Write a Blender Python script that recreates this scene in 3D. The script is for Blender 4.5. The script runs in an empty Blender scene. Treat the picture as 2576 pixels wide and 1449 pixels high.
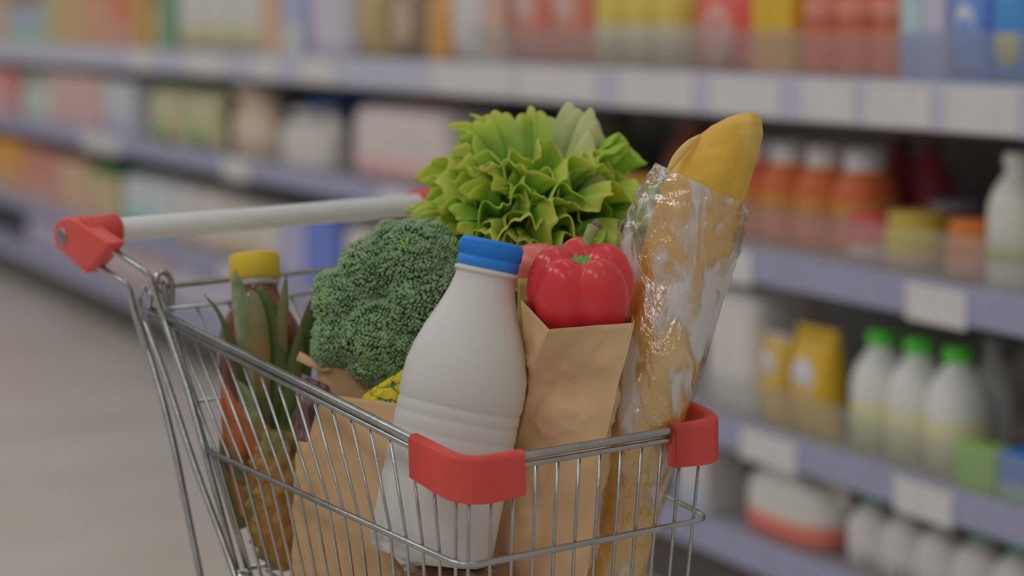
import bpy, bmesh, math, random
import numpy as np
from mathutils import Vector, Matrix
random.seed(7); RNG = np.random.default_rng(7)
scene = bpy.context.scene; COL = scene.collection

# ------------------------------------------------------------------ camera, world, lights, exposure
F = 5723.5; PITCH, ROLL, YAW = (math.radians(a) for a in (7.256, -1.1466, 36.1349))
CAM = np.array([-1.16816, -1.48257, 1.2])
_fw = np.array([math.sin(YAW)*math.cos(PITCH), math.cos(YAW)*math.cos(PITCH), -math.sin(PITCH)])
_r = np.cross(_fw, [0, 0, 1]); _r /= np.linalg.norm(_r); _u = np.cross(_r, _fw)
RT = math.cos(ROLL)*_r + math.sin(ROLL)*_u; UP = -math.sin(ROLL)*_r + math.cos(ROLL)*_u; FW = _fw
cd = bpy.data.cameras.new('camera'); cam = bpy.data.objects.new('camera', cd); COL.objects.link(cam)
cam.matrix_world = Matrix(((RT[0], UP[0], -FW[0], CAM[0]), (RT[1], UP[1], -FW[1], CAM[1]), (RT[2], UP[2], -FW[2], CAM[2]), (0, 0, 0, 1)))
cd.sensor_width = 36; cd.lens = F/2576*36; cd.clip_start = .05; cd.clip_end = 100
cd.dof.use_dof = True; cd.dof.focus_distance = 1.95; cd.dof.aperture_fstop = 2.9
scene.camera = cam
scene.view_settings.view_transform = 'Standard'; scene.view_settings.look = 'None'
scene.view_settings.exposure = -0.88; scene.view_settings.gamma = 1.0
world = bpy.data.worlds.new('world'); scene.world = world; world.use_nodes = True
world.node_tree.nodes['Background'].inputs[0].default_value = (1.0, .98, .96, 1)
world.node_tree.nodes['Background'].inputs[1].default_value = .52
def area(name, loc, sx, sy, power, target=None, col=(1, .98, .95)):
    l = bpy.data.lights.new(name, 'AREA'); l.shape = 'RECTANGLE'; l.size = sx; l.size_y = sy; l.energy = power; l.color = col
    o = bpy.data.objects.new(name, l); COL.objects.link(o); o.location = loc
    if target: o.rotation_euler = (Vector(target)-Vector(loc)).to_track_quat('-Z', 'Y').to_euler()
    return o
SY = math.radians(11.5894)
SD = np.array([math.sin(SY), math.cos(SY), 0]); SN = np.array([math.cos(SY), -math.sin(SY), 0]); ROTS = math.atan2(-SD[1], -SD[0])
def S(s, n, z): return SD*s + SN*n + np.array([0, 0, z])
for i, s in enumerate((-2.2, .2, 2.6, 5.0, 7.4, 9.8)):        # the two rows of ceiling lamps over the aisle
    for n, pw in ((-2.0, 22), (.35, 5)):
        o = area('ceiling_lamp', S(s, n, 3.1), .5, 1.5, pw); o.rotation_euler[2] = -SY

def un(x, y, z):
    """point at camera depth z (metres) seen in pixel x, y of the 2576 x 1449 frame"""
    return CAM + z*(FW + (x-1288)/F*RT - (y-724.5)/F*UP)
def un_x(x, y, X):
    d = un(x, y, 1)-CAM; return CAM + d*((X-CAM[0])/d[0])
def un_y(x, y, Y):
    d = un(x, y, 1)-CAM; return CAM + d*((Y-CAM[1])/d[1])
def s_of(px, n, z):
    """distance along the shelving of the point at pixel column px, set back n, at height z"""
    k = (px-1288)/F; a = F and (RT - k*FW)
    return -float(a @ (SN*n + np.array([0, 0, z]) - CAM))/float(a @ SD)

# ------------------------------------------------------------------ materials
K = .40
def lin(c): return [(v/255/12.92 if v/255 <= .04045 else ((v/255+.055)/1.055)**2.4) for v in c]
def alb(c): return tuple(min(.92, v/K) for v in lin(c)) + (1,)
_m = {}
def mat(c, rough=.45, spec=.3, metal=0, noise=.06, nscale=30, bump=0, bscale=80, trans=0, c2=None, c2scale=8, c2t=(.45, .6), raw=False, sub=0, coord='Object', detail=4):
    key = (c, rough, spec, metal, noise, nscale, bump, bscale, trans, c2, c2scale, c2t, raw, sub, detail)
    if key in _m: return _m[key]
    m = bpy.data.materials.new('surface'); m.use_nodes = True; nt = m.node_tree; N = nt.nodes; L = nt.links
    b = N['Principled BSDF']; b.inputs['Roughness'].default_value = rough; b.inputs['Specular IOR Level'].default_value = spec
    b.inputs['Metallic'].default_value = metal; b.inputs['Transmission Weight'].default_value = trans
    if sub: b.inputs['Subsurface Weight'].default_value = sub; b.inputs['Subsurface Radius'].default_value = (.02, .012, .006); b.inputs['Subsurface Scale'].default_value = .3
    base = tuple(c)+(1,) if raw else alb(c)
    tc = N.new('ShaderNodeTexCoord'); 
    nz = N.new('ShaderNodeTexNoise'); nz.inputs['Scale'].default_value = nscale; nz.inputs['Detail'].default_value = detail; L.new(tc.outputs[coord], nz.inputs['Vector'])
    hsv = N.new('ShaderNodeMapRange'); hsv.inputs['From Min'].default_value = .3; hsv.inputs['From Max'].default_value = .7
    hsv.inputs['To Min'].default_value = 1-noise; hsv.inputs['To Max'].default_value = 1+noise; L.new(nz.outputs['Fac'], hsv.inputs['Value'])
    mul = N.new('ShaderNodeVectorMath'); mul.operation = 'SCALE'; L.new(hsv.outputs[0], mul.inputs['Scale'])
    if c2:
        n2 = N.new('ShaderNodeTexNoise'); n2.inputs['Scale'].default_value = c2scale; n2.inputs['Detail'].default_value = 3; L.new(tc.outputs[coord], n2.inputs['Vector'])
        mr = N.new('ShaderNodeMapRange'); mr.inputs['From Min'].default_value = c2t[0]; mr.inputs['From Max'].default_value = c2t[1]; L.new(n2.outputs['Fac'], mr.inputs['Value'])
        mx = N.new('ShaderNodeMix'); mx.data_type = 'RGBA'; mx.inputs['A'].default_value = base; mx.inputs['B'].default_value = tuple(c2)+(1,) if raw else alb(c2)
        L.new(mr.outputs[0], mx.inputs['Factor']); L.new(mx.outputs['Result'], mul.inputs[0])
    else: mul.inputs[0].default_value = base[:3]
    L.new(mul.outputs[0], b.inputs['Base Color'])
    if bump:
        nb = N.new('ShaderNodeTexNoise'); nb.inputs['Scale'].default_value = bscale; nb.inputs['Detail'].default_value = 5; L.new(tc.outputs[coord], nb.inputs['Vector'])
        bp = N.new('ShaderNodeBump'); bp.inputs['Strength'].default_value = bump; bp.inputs['Distance'].default_value = .003; L.new(nb.outputs['Fac'], bp.inputs['Height']); L.new(bp.outputs[0], b.inputs['Normal'])
    _m[key] = m; return m
def clear_mat(tint=(1, 1, 1), gloss=.25, rough=.15, bump=0, bscale=60, white=0.0, wscale=25, wt=(.5, .68)):
    """thin clear film or acrylic: mostly lets light through, some gloss, optional white diffuse, which paints glare on the bread film"""
    m = bpy.data.materials.new('clear'); m.use_nodes = True; nt = m.node_tree; N = nt.nodes; L = nt.links
    out = N['Material Output']; N.remove(N['Principled BSDF'])
    t = N.new('ShaderNodeBsdfTransparent'); t.inputs[0].default_value = tuple(tint)+(1,)
    g = N.new('ShaderNodeBsdfGlossy'); g.inputs['Roughness'].default_value = rough; g.inputs[0].default_value = (.9, .9, .9, 1)
    mx = N.new('ShaderNodeMixShader'); mx.inputs[0].default_value = gloss; L.new(t.outputs[0], mx.inputs[1]); L.new(g.outputs[0], mx.inputs[2]); last = mx
    tc = N.new('ShaderNodeTexCoord')
    if bump:
        mp = N.new('ShaderNodeMapping'); mp.inputs['Scale'].default_value = (1, 1, .45); L.new(tc.outputs['Object'], mp.inputs[0])
        nb = N.new('ShaderNodeTexNoise'); nb.inputs['Scale'].default_value = bscale; nb.inputs['Detail'].default_value = 4; nb.inputs['Distortion'].default_value = 1.2; L.new(mp.outputs[0], nb.inputs['Vector'])
        bp = N.new('ShaderNodeBump'); bp.inputs['Strength'].default_value = bump; bp.inputs['Distance'].default_value = .006; L.new(nb.outputs['Fac'], bp.inputs['Height']); L.new(bp.outputs[0], g.inputs['Normal'])
    if white:
        d = N.new('ShaderNodeBsdfDiffuse'); d.inputs[0].default_value = (.78, .76, .74, 1)
        mp2 = N.new('ShaderNodeMapping'); mp2.inputs['Scale'].default_value = (1, 1, .35); L.new(tc.outputs['Object'], mp2.inputs[0])
        nw = N.new('ShaderNodeTexNoise'); nw.inputs['Scale'].default_value = wscale; nw.inputs['Detail'].default_value = 6; nw.inputs['Distortion'].default_value = 1.5; L.new(mp2.outputs[0], nw.inputs['Vector'])
        mr = N.new('ShaderNodeMapRange'); mr.inputs['From Min'].default_value = wt[0]; mr.inputs['From Max'].default_value = wt[1]; mr.inputs['To Max'].default_value = white; L.new(nw.outputs['Fac'], mr.inputs['Value'])
        m2 = N.new('ShaderNodeMixShader'); L.new(mr.outputs[0], m2.inputs[0]); L.new(last.outputs[0], m2.inputs[1]); L.new(d.outputs[0], m2.inputs[2]); last = m2
    L.new(last.outputs[0], out.inputs[0]); return m
def leaf_mat(c, c2, scale=25, trans=.35, rough=.5, t=(.4, .62), bump=.3):
    m = mat(c, rough, .25, 0, .10, 40, bump, 90, 0, c2, scale, t).copy(); nt = m.node_tree; N = nt.nodes; L = nt.links
    b = N['Principled BSDF']; tr = N.new('ShaderNodeBsdfTranslucent'); src = b.inputs['Base Color'].links[0].from_socket; L.new(src, tr.inputs[0])
    mx = N.new('ShaderNodeMixShader'); mx.inputs[0].default_value = trans; L.new(b.outputs[0], mx.inputs[1]); L.new(tr.outputs[0], mx.inputs[2]); L.new(mx.outputs[0], N['Material Output'].inputs[0]); return m
METAL = mat((.50, .51, .50), .27, .5, 1, .12, 60, .12, 150, raw=True)
METALD = mat((.36, .36, .35), .35, .5, 1, .12, 60, .12, 150, raw=True)
RED = mat((158, 58, 52), .38, .3, 0, .04, 20, .04, 300)
DARKRUB = mat((45, 45, 45), .6)

# ------------------------------------------------------------------ mesh helpers
def link(name, me, m, parent=None, smooth=True):
    o = bpy.data.objects.new(name, me); COL.objects.link(o)
    if m: me.materials.append(m)
    if smooth: me.polygons.foreach_set('use_smooth', [True]*len(me.polygons))
    if parent: 
        o.parent = parent; o.matrix_parent_inverse = Matrix.Translation(-parent.location) if parent.type == 'EMPTY' and not parent.parent and parent.rotation_euler[2] == 0 else Matrix()
    return o
def mesh(v, f):
    me = bpy.data.meshes.new('m'); me.from_pydata([tuple(map(float, p)) for p in v], [], [tuple(int(i) for i in q) for q in f]); me.update(); return me
def thing(name, loc, label, cat, group=None, rz=0):
    o = bpy.data.objects.new(name, None); COL.objects.link(o); o.location = tuple(map(float, loc)); o.rotation_euler[2] = rz; o.empty_display_size = .05
    o['label'] = label; o['category'] = cat
    if group: o['group'] = group
    return o
def tag(o, label, cat, group=None):
    o['label'] = label; o['category'] = cat
    if group: o['group'] = group
    return o
def join(parts):
    V = []; Fc = []; n = 0
    for v, f in parts:
        V.extend(list(v)); Fc.extend([tuple(i+n for i in q) for q in f]); n += len(v)
    return V, Fc
def grid_faces(nu, nv, close_u=False):
    f = []
    for j in range(nv-1):
        for i in range(nu if close_u else nu-1):
            a = j*nu+i; b = j*nu+(i+1) % nu; f.append((a, b, b+nu, a+nu))
    return f
def tube(pts, r, sides=10, closed=False, taper=None):
    P = np.array([np.array(p, float) for p in pts]); n = len(P); V = []
    T = np.zeros_like(P)
    for i in range(n):
        a = P[(i-1) % n] if closed or i > 0 else P[i]; b = P[(i+1) % n] if closed or i < n-1 else P[i]
        T[i] = (b-a)/max(1e-9, np.linalg.norm(b-a))
    up = np.array([0, 0, 1.]) if abs(T[0][2]) < .9 else np.array([1., 0, 0])
    u = np.cross(T[0], up); u /= np.linalg.norm(u)
    for i in range(n):
        u = u - T[i]*(u@T[i]); u /= np.linalg.norm(u); w = np.cross(T[i], u); rr = r*(taper[i] if taper is not None else 1)
        for k in range(sides):
            a = 2*math.pi*k/sides; V.append(P[i]+rr*(math.cos(a)*u+math.sin(a)*w))
    f = grid_faces(sides, n, True)
    if closed:
        for i in range(sides): f.append(((n-1)*sides+i, (n-1)*sides+(i+1) % sides, (i+1) % sides, i))
    else: f.append(tuple(range(sides))[::-1]); f.append(tuple((n-1)*sides+i for i in range(sides)))
    return V, f
def fillet(pts, rad, seg=6):
    P = [np.array(p, float) for p in pts]; out = [P[0]]
    for i in range(1, len(P)-1):
        a, b, c = P[i-1], P[i], P[i+1]; r = rad[i-1] if isinstance(rad, (list, tuple)) else rad
        da = a-b; dc = c-b; la = np.linalg.norm(da); lc = np.linalg.norm(dc); r = min(r, la*.48, lc*.48)
        p = b+da/la*r; q = b+dc/lc*r
        for k in range(seg+1):
            t = k/seg; out.append((1-t)**2*p+2*t*(1-t)*b+t*t*q)
    out.append(P[-1]); return out
def spline(pts, n=8):
    P = [np.array(p, float) for p in pts]; P = [2*P[0]-P[1]]+P+[2*P[-1]-P[-2]]; out = []
    for i in range(1, len(P)-2):
        for k in range(n):
            t = k/n; a, b, c, d = P[i-1:i+3]
            out.append(.5*((2*b)+(c-a)*t+(2*a-5*b+4*c-d)*t*t+(-a+3*b-3*c+d)*t**3))
    out.append(P[-2]); return out
def lathe(prof, seg=40, axis0=None, axis1=None, sq=0):
    """profile of (t, r) in metres from axis0 towards axis1 (default: up z)"""
    a0 = np.array([0, 0, 0.]) if axis0 is None else np.array(axis0); d = np.array([0, 0, 1.]) if axis1 is None else np.array(axis1)-a0; d = d/np.linalg.norm(d)
    h = np.array([1., 0, 0]) if abs(d[0]) < .9 else np.array([0, 1., 0]); u = np.cross(d, h); u /= np.linalg.norm(u); w = np.cross(d, u); V = []
    for t, r in prof:
        for k in range(seg):
            a = 2*math.pi*k/seg; V.append(a0+d*t+r*(math.cos(a)*u+math.sin(a)*w))
    f = grid_faces(seg, len(prof), True); f.append(tuple(range(seg))[::-1]); f.append(tuple((len(prof)-1)*seg+i for i in range(seg)))
    return V, f
def box(x0, x1, y0, y1, z0, z1, bev=0):
    bm = bmesh.new(); bmesh.ops.create_cube(bm, size=1)
    for v in bm.verts: v.co = ((x0+x1)/2+v.co.x*(x1-x0), (y0+y1)/2+v.co.y*(y1-y0), (z0+z1)/2+v.co.z*(z1-z0))
    if bev: bmesh.ops.bevel(bm, geom=bm.edges[:], offset=bev, segments=3, affect='EDGES', profile=.5)
    V = [np.array(v.co) for v in bm.verts]; bm.verts.index_update(); Fc = [tuple(v.index for v in f.verts) for f in bm.faces]; bm.free(); return V, Fc
def vnoise(P, scale, seed=0):
    """smooth 3D noise in about -1..1 for an array of points"""
    P = np.asarray(P)*scale; r = np.random.default_rng(seed); out = np.zeros(len(P))
    for k in range(7):
        d = r.normal(size=3); d /= np.linalg.norm(d); out += np.sin(P@d*(1+.35*k)*2.2 + r.uniform(0, 6.28) + 1.3*np.sin(P@r.normal(size=3)*.9+r.uniform(0, 6)))
    return out/3.2
def add_solid(o, th, off=0):
    md = o.modifiers.new('thick', 'SOLIDIFY'); md.thickness = th; md.offset = off
def add_sub(o, lv=1):
    md = o.modifiers.new('smooth', 'SUBSURF'); md.levels = lv; md.render_levels = lv
def shelf_obj(name, v, f, m, parent, smooth=False): return link(name, mesh(v, f), m, parent, smooth)

# ------------------------------------------------------------------ floor and shelving
fl = link('floor', mesh(*box(-6, 9, -6, 16, -.05, 0)), mat((148, 142, 136), .33, .35, 0, .05, 3, .05, 40, 0, (144, 136, 128), 1.2), smooth=False); fl['kind'] = 'structure'
S0, S1 = .2, 12.5
rack = thing('store_shelving', S(5, 1.5, 0), 'long grey supermarket shelving unit with lavender price strips, running back along the aisle', 'shelving')
STEEL = mat((94, 92, 89), .55, .3); DECK = mat((120, 120, 126), .5, .3); STRIP = mat((117, 118, 140), .4, .3); STRIPW = mat((142, 142, 156), .4, .3)
KICK = mat((66, 62, 58), .6, .2); PAPER = mat((158, 157, 156), .6, .2); ACRYL = clear_mat((.94, .95, .95), .07, .2, 0, 60, .11, 2, (.0, .1))
def sbox(s0, s1, n0, n1, z0, z1, bev=0):
    """box in shelving axes turned into world points"""
    v, f = box(-s1, -s0, n0, n1, z0, z1, bev); return [S(-p[0], p[1], p[2]) for p in v], f
LV = {1: (.975, 1.055), 2: (.672, .735), 3: (.345, .405), 4: (.125, .19)}
shelf_obj('back_panel', *sbox(S0, S1, 1.74, 1.78, 0, 1.75), STEEL, rack)
shelf_obj('kick_plate', *sbox(S0, S1, 1.325, 1.36, 0, .13), KICK, rack)
LABELS = {1: [(330, 380), (470, 560), (640, 700), (760, 840), (1090, 1290), (1300, 1500), (1560, 1745), (1790, 1960), (2020, 2150), (2180, 2340), (2380, 2560)],
          2: [(205, 300), (560, 625), (960, 1040), (1795, 1890), (2280, 2430)], 3: [(560, 620), (1865, 2000), (2250, 2395)], 4: []}
for k, (z0, z1) in LV.items():
    sh = shelf_obj('shelf', *sbox(S0, S1, 1.30, 1.74, z1-.035, z1-.004), DECK, rack)
    st = shelf_obj('price_strip', *sbox(S0, S1, 1.28, 1.298, z0, z1, .004), STRIPW if k == 1 else STRIP, rack)
    for x0, x1 in LABELS[k]:
        a, b = sorted((s_of(x0, 1.278, z0+.03), s_of(x1, 1.278, z0+.03)))
        shelf_obj('price_label', *sbox(a, b, 1.2768, 1.2795, z0+(.004 if k == 1 else -.006), z1-.008), PAPER, st)
    if k < 4:
        smax = {1: s_of(1180, 1.28, 1.1), 2: s_of(1240, 1.28, .8), 3: s_of(1640, 1.28, .5)}[k]
        shelf_obj('riser', *sbox(S0, smax, 1.283, 1.287, z1-.005, z1+.08), ACRYL, rack)

# ------------------------------------------------------------------ things on the shelves
def sup(nseg, a, b, e=2.0):
    out = []
    for k in range(nseg):
        t = 2*math.pi*k/nseg; c, s = math.cos(t), math.sin(t)
        out.append((a*math.copysign(abs(c)**(2/e), c), b*math.copysign(abs(s)**(2/e), s)))
    return out
def sloft(prof, nseg, e):
    """stack of super-ellipse rings (z, a, b)"""
    V = []
    for z, a, b in prof: V.extend([np.array([x, y, z]) for x, y in sup(nseg, a, b, e)])
    f = grid_faces(nseg, len(prof), True); f.append(tuple(range(nseg))[::-1]); f.append(tuple((len(prof)-1)*nseg+i for i in range(nseg))); return V, f
def build_product(kind, w, h, c, c2=None, c3=None, root=None, opt=None):
    """local axes: x right along the shelf front, y into the shelf, z up; front face at y = 0. c body, c2 cap or upper print, c3 label"""
    d = min(.16, max(.06, w*.8)); P = lambda n, vf, m, par=root, sm=True: link(n, mesh(*vf), m, par, sm)
    body = None
    if kind == 'box':
        d = opt or d; body = P('body', box(-w/2, w/2, 0, d, 0, h, .004), mat(c, .45, .3, 0, .05, 12), sm=False)
        if c2: P('print_panel', box(-w/2+.003, w/2-.003, -.0012, .004, h*.02, h*.40), mat(c2, .45), sm=False)
        if c3: P('lid_flap', box(-w/2-.001, w/2+.001, -.002, d+.001, h*.86, h+.001, .003), mat(c3, .45), sm=False)
    elif kind == 'pouch':
        d = min(.10, w*.55); prof = []
        for i in range(13):
            t = i/12; fat = max(.06, math.sin(math.pi*min(1, max(0, .06+t*.9)))**.55); prof.append((h*.94*t, w/2*(.93+.07*abs(2*t-1)), d/2*fat))
        v, f = sloft(prof, 28, 3.2); v = [p+np.array([0, d/2, 0]) for p in v]
        body = P('body', (v, f), mat(c, .35, .4, 0, .08, 25, .25, 40))
        P('seal', box(-w/2*.99, w/2*.99, d/2-.004, d/2+.004, h*.92, h, .002), mat(c2 or c, .4), sm=False)
        if c3: 
            rr = min(w, h)*.27; P('label', lathe([(0, rr*.96), (.004, rr), (.0055, rr*.97)], 28, (0, .006, h*(opt or .55)), (0, -1, h*(opt or .55))), mat(c3, .45))
    elif kind in ('bottle', 'jug', 'jar'):
        r = w/2*.96; b = min(r, .07)
        if kind == 'bottle':
            nr = max(.011, r*.40); pr = [(0, r*.88), (.006, r*.98), (.014, r), (h*.10, r), (h*.5, r), (h*.62, r*.97), (h*.72, r*.82), (h*.80, r*.60), (h*.86, nr), (h*.9, nr)]; e = 2.2; ch = (.11 if not opt or len(opt) < 3 else opt[2])*h; cr = nr*1.22 if not opt or len(opt) < 3 else r*opt[3]
        elif kind == 'jug':
            nr = max(.014, r*.30); pr = [(0, r*.92), (.008, r*.99), (.02, r), (h*.55, r), (h*.68, r*.93), (h*.78, r*.72), (h*.85, r*.42), (h*.88, nr), (h*.92, nr)]; e = 3; ch = .09*h; cr = nr*1.25
        else:
            nr = r*.86; pr = [(0, r*.9), (.005, r*.99), (.012, r), (h*.66, r), (h*.74, r*.95), (h*.78, nr), (h*.84, nr)]; e = 2; ch = .17*h; cr = r*.93
        k = b/r; v, f = sloft([(z, a, a*k if a > nr*1.4 or kind == 'jar' else a) for z, a in pr], 32, e); v = [p+np.array([0, b, 0]) for p in v]
        body = P('body', (v, f), mat(c, .35, .4, 0, .05, 20))
        v, f = lathe([(h-ch, cr*.98), (h-ch*.9, cr), (h-.003, cr), (h, cr*.92)], 28); v = [p+np.array([0, b, 0]) for p in v]
        P('lid' if kind == 'jar' else 'cap', (v, f), mat(c2 or c, .4, .35))
        if c3:
            z0, z1 = (opt or (.14, .5))[:2]; R = r*1.012; v, f = sloft([(h*z0, R, R*k), (h*z1, R, R*k)], 32, e); v = [p+np.array([0, b, 0]) for p in v]; P('label', (v, f), mat(c3, .5, .25))
        if kind == 'jug':
            P('handle', tube(spline([(r*.45, b, h*.80), (r*.85, b*.9, h*.84), (r*1.05, b*.9, h*.70), (r*.98, b, h*.56)], 5), r*.10, 8), mat(c, .35, .4, 0, .05, 20))
    elif kind == 'pack':
        d = min(.22, w*.9); prof = [(0, w/2*.9, d/2*.9), (.01, w/2*.98, d/2*.98), (h*.25, w/2, d/2), (h*.75, w/2, d/2), (h*.9, w/2*.97, d/2*.95), (h*.97, w/2*.88, d/2*.8), (h, w/2*.7, d/2*.55)]
        v, f = sloft(prof, 36, 5); v = [p+np.array([0, d/2, 0]) for p in v]; body = P('body', (v, f), mat(c, .35, .4, 0, .07, 12, .3, 20))
        if c2:
            R = 1.008; v, f = sloft([(h*.04, w/2*R, d/2*R), (h*.36, w/2*R, d/2*R)], 36, 5); v = [p+np.array([0, d/2, 0]) for p in v]; P('label', (v, f), mat(c2, .45))
        if c3: 
            v, f = box(-w*.09, w*.09, d/2-.006, d/2+.006, h*.98, h*1.06, .003); P('carry_tab', (v, f), mat(c3, .45))
        P('seam', box(-w*.36, w*.36, d/2-.002, d/2+.002, h*.985, h*1.012), mat(c, .45), sm=False)
    return root
PRODUCT_NAME = {'box': ('carton', 'carton'), 'pouch': ('packet', 'packet'), 'bottle': ('plastic_bottle', 'bottle'), 'jug': ('plastic_jug', 'jug'), 'jar': ('jar', 'jar'), 'pack': ('wrapped_pack', 'pack')}
def run(shelf, x0, x1, n, kind, h, c, c2, c3, label, back=0.0, opt=None, gap=.94):
    """n facings of one product between pixel columns x0 and x1 on one shelf; label is a string, or a list giving each facing (left to right) its own"""
    nf = 1.305+back; z = LV[shelf][1]-.004; a, b = s_of(x0, nf, z), s_of(x1, nf, z); w = (a-b)/n
    nm, cat = PRODUCT_NAME[kind]; first = None; grp = None
    if n > 1: grp = (label if isinstance(label, str) else label[0]).split(' at ')[0].split(' on ')[0]+'s'
    for i in range(n):
        s = a-w*(i+.5); lab = label if isinstance(label, str) else label[i]; loc = S(s, nf, z)
        if first is None:
            first = thing(nm, loc, lab, cat, grp, ROTS); build_product(kind, w*gap, h, c, c2, c3, first, opt)
        else:
            r = first.copy(); COL.objects.link(r); r.location = tuple(loc); r['label'] = lab
            for ch in list(first.children):
                q = ch.copy(); COL.objects.link(q); q.parent = r
    return first
# top shelf, left to right in the picture
run(1, -90, 20, 2, 'box', .24, (150, 128, 108), None, None, 'peach carton at the far left end of the top shelf')
run(1, 20, 110, 3, 'box', .16, (124, 132, 146), (122, 146, 134), None, 'blue grey carton with pale green foot on the top shelf, second run from the left')
run(1, 110, 142, 1, 'box', .23, (134, 138, 110), None, None, 'greenish yellow carton on the top shelf between blue grey and tan cartons')
run(1, 142, 212, 2, 'box', .23, (152, 128, 88), None, None, 'tan yellow carton on the top shelf left of the salmon cartons')
run(1, 212, 285, 2, 'box', .22, (156, 118, 94), None, (160, 100, 80), 'salmon orange carton on the top shelf left of the red carton')
run(1, 285, 330, 1, 'box', .23, (164, 90, 70), (150, 112, 100), None, 'red carton on the far part of the top shelf')
run(1, 330, 372, 1, 'box', .22, (150, 118, 70), None, None, 'ochre carton on the top shelf right of the red carton')
run(1, 372, 402, 1, 'bottle', .2, (140, 134, 98), (90, 110, 80), None, 'olive bottle on the top shelf left of the green carton')
run(1, 402, 434, 1, 'box', .21, (88, 120, 95), None, None, 'grey green carton on the far part of the top shelf')
run(1, 440, 655, 3, 'pack', .22, (154, 155, 150), (144, 140, 112), None, 'white pack with pale olive foot on the top shelf left of the peach carton')
run(1, 660, 710, 1, 'box', .21, (156, 130, 110), None, None, 'peach carton on the top shelf beside three white packs')
run(1, 712, 766, 1, 'box', .22, (130, 133, 158), (146, 148, 148), None, 'pale blue carton with white foot on the top shelf')
run(1, 768, 868, 1, 'pack', .23, (150, 146, 156), None, None, 'lavender white pack on the top shelf left of the olive packet')
run(1, 882, 958, 1, 'pouch', .22, (136, 120, 82), (140, 130, 100), None, 'olive tan packet on the top shelf')
run(1, 960, 1062, 1, 'pouch', .22, (106, 90, 76), None, (150, 132, 112), 'dark brown packet with a cream disc on the top shelf', opt=.42)
run(1, 1062, 1112, 1, 'bottle', .21, (158, 118, 68), (150, 100, 60), None, 'amber bottle on the top shelf left of the white packet')
run(1, 1114, 1212, 1, 'pouch', .22, (152, 149, 146), None, None, 'white packet on the top shelf above the left lettuce leaves')
run(1, 1214, 1270, 1, 'box', .22, (155, 130, 118), None, None, 'pinkish cream carton on the top shelf left of the coral packets')
run(1, 1274, 1470, 2, 'pouch', .22, (158, 96, 80), None, (158, 132, 126), ['left of two coral packets with pale discs on the top shelf', 'right of two coral packets with pale discs on the top shelf'], opt=.62)
run(1, 1474, 1700, 3, 'bottle', .22, (158, 142, 66), (160, 145, 50), (150, 142, 118), ['left of three yellow bottles with pale labels on the top shelf', 'middle of three yellow bottles with pale labels on the top shelf', 'right of three yellow bottles with pale labels on the top shelf'], opt=(.06, .42))
run(1, 1722, 1886, 1, 'pouch', .21, (168, 70, 62), (160, 120, 120), (158, 122, 114), 'red packet with a pale disc on the top shelf above the baguette', opt=.35)
run(1, 1888, 1992, 1, 'box', .2, (168, 134, 40), (160, 120, 66), None, 'yellow carton on the top shelf above the tip of the baguette')
run(1, 1996, 2256, 3, 'bottle', .22, (164, 80, 42), (158, 140, 130), (160, 104, 90), ['left of three orange red bottles on the top shelf', 'middle of three orange red bottles on the top shelf', 'right of three orange red bottles on the top shelf'], opt=(.42, .62))
run(1, 2262, 2316, 1, 'box', .2, (138, 156, 160), (110, 124, 160), (88, 138, 76), 'pale blue carton with green top on the top shelf')
run(1, 2318, 2374, 1, 'box', .21, (152, 146, 162), (120, 130, 165), None, 'lavender white carton on the top shelf beside the blue packets')
run(1, 2376, 2470, 1, 'pouch', .2, (84, 112, 165), None, (156, 156, 160), 'blue packet with a white disc at the right of the top shelf', opt=.5)
run(1, 2472, 2590, 1, 'pouch', .2, (56, 108, 160), (70, 66, 130), (150, 140, 110), 'deep blue packet with a yellowish disc at the right end of the top shelf', opt=.3)
# second shelf
run(2, -80, 40, 2, 'box', .2, (166, 106, 106), (150, 120, 125), None, 'pinkish red carton at the far left of the second shelf')
run(2, 42, 128, 2, 'bottle', .2, (142, 150, 142), (150, 150, 146), None, 'pale grey green bottle on the second shelf left of the pinkish cartons')
run(2, 130, 258, 3, 'box', .21, (156, 132, 126), (150, 128, 130), None, 'pinkish carton on the second shelf')
run(2, 262, 342, 2, 'box', .2, (146, 150, 154), (134, 132, 150), None, 'grey white carton on the second shelf left of the cream packets')
run(2, 362, 540, 2, 'pouch', .2, (142, 138, 108), (70, 90, 60), (112, 136, 96), 'cream packet with a soft green disc on the second shelf', opt=.3)
run(2, 560, 660, 1, 'bottle', .215, (154, 136, 118), (150, 140, 124), (156, 142, 130), 'beige bottle on the second shelf left of the white jug')
run(2, 680, 812, 1, 'jug', .165, (154, 150, 146), (150, 148, 146), None, 'rounded white jug on the second shelf left of the navy carton')
run(2, 772, 858, 1, 'box', .185, (40, 76, 138), (84, 96, 150), None, 'navy blue carton on the second shelf left of the big pink pack', back=.16)
run(2, 862, 1116, 1, 'pack', .20, (160, 150, 147), (160, 132, 130), (160, 66, 60), 'big white and pink pack with red carry tab on the second shelf')
run(2, 1140, 1240, 1, 'bottle', .2, (140, 114, 108), (120, 100, 96), None, 'dusty pink bottle on the second shelf left of the lettuce', back=.26)
run(2, 1440, 1530, 1, 'bottle', .2, (72, 76, 50), (60, 60, 48), None, 'dark olive bottle at the back of the second shelf behind the lettuce', back=.25)
run(2, 1536, 1650, 2, 'jar', .1, (166, 92, 50), (160, 126, 56), (150, 116, 100), ['left of two low orange jars on the second shelf behind the lettuce', 'right of two low orange jars on the second shelf behind the lettuce'])
run(2, 1640, 1740, 1, 'bottle', .2, (120, 66, 48), (96, 66, 58), None, 'dark red brown bottle at the back of the second shelf behind the baguette', back=.22)
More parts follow.
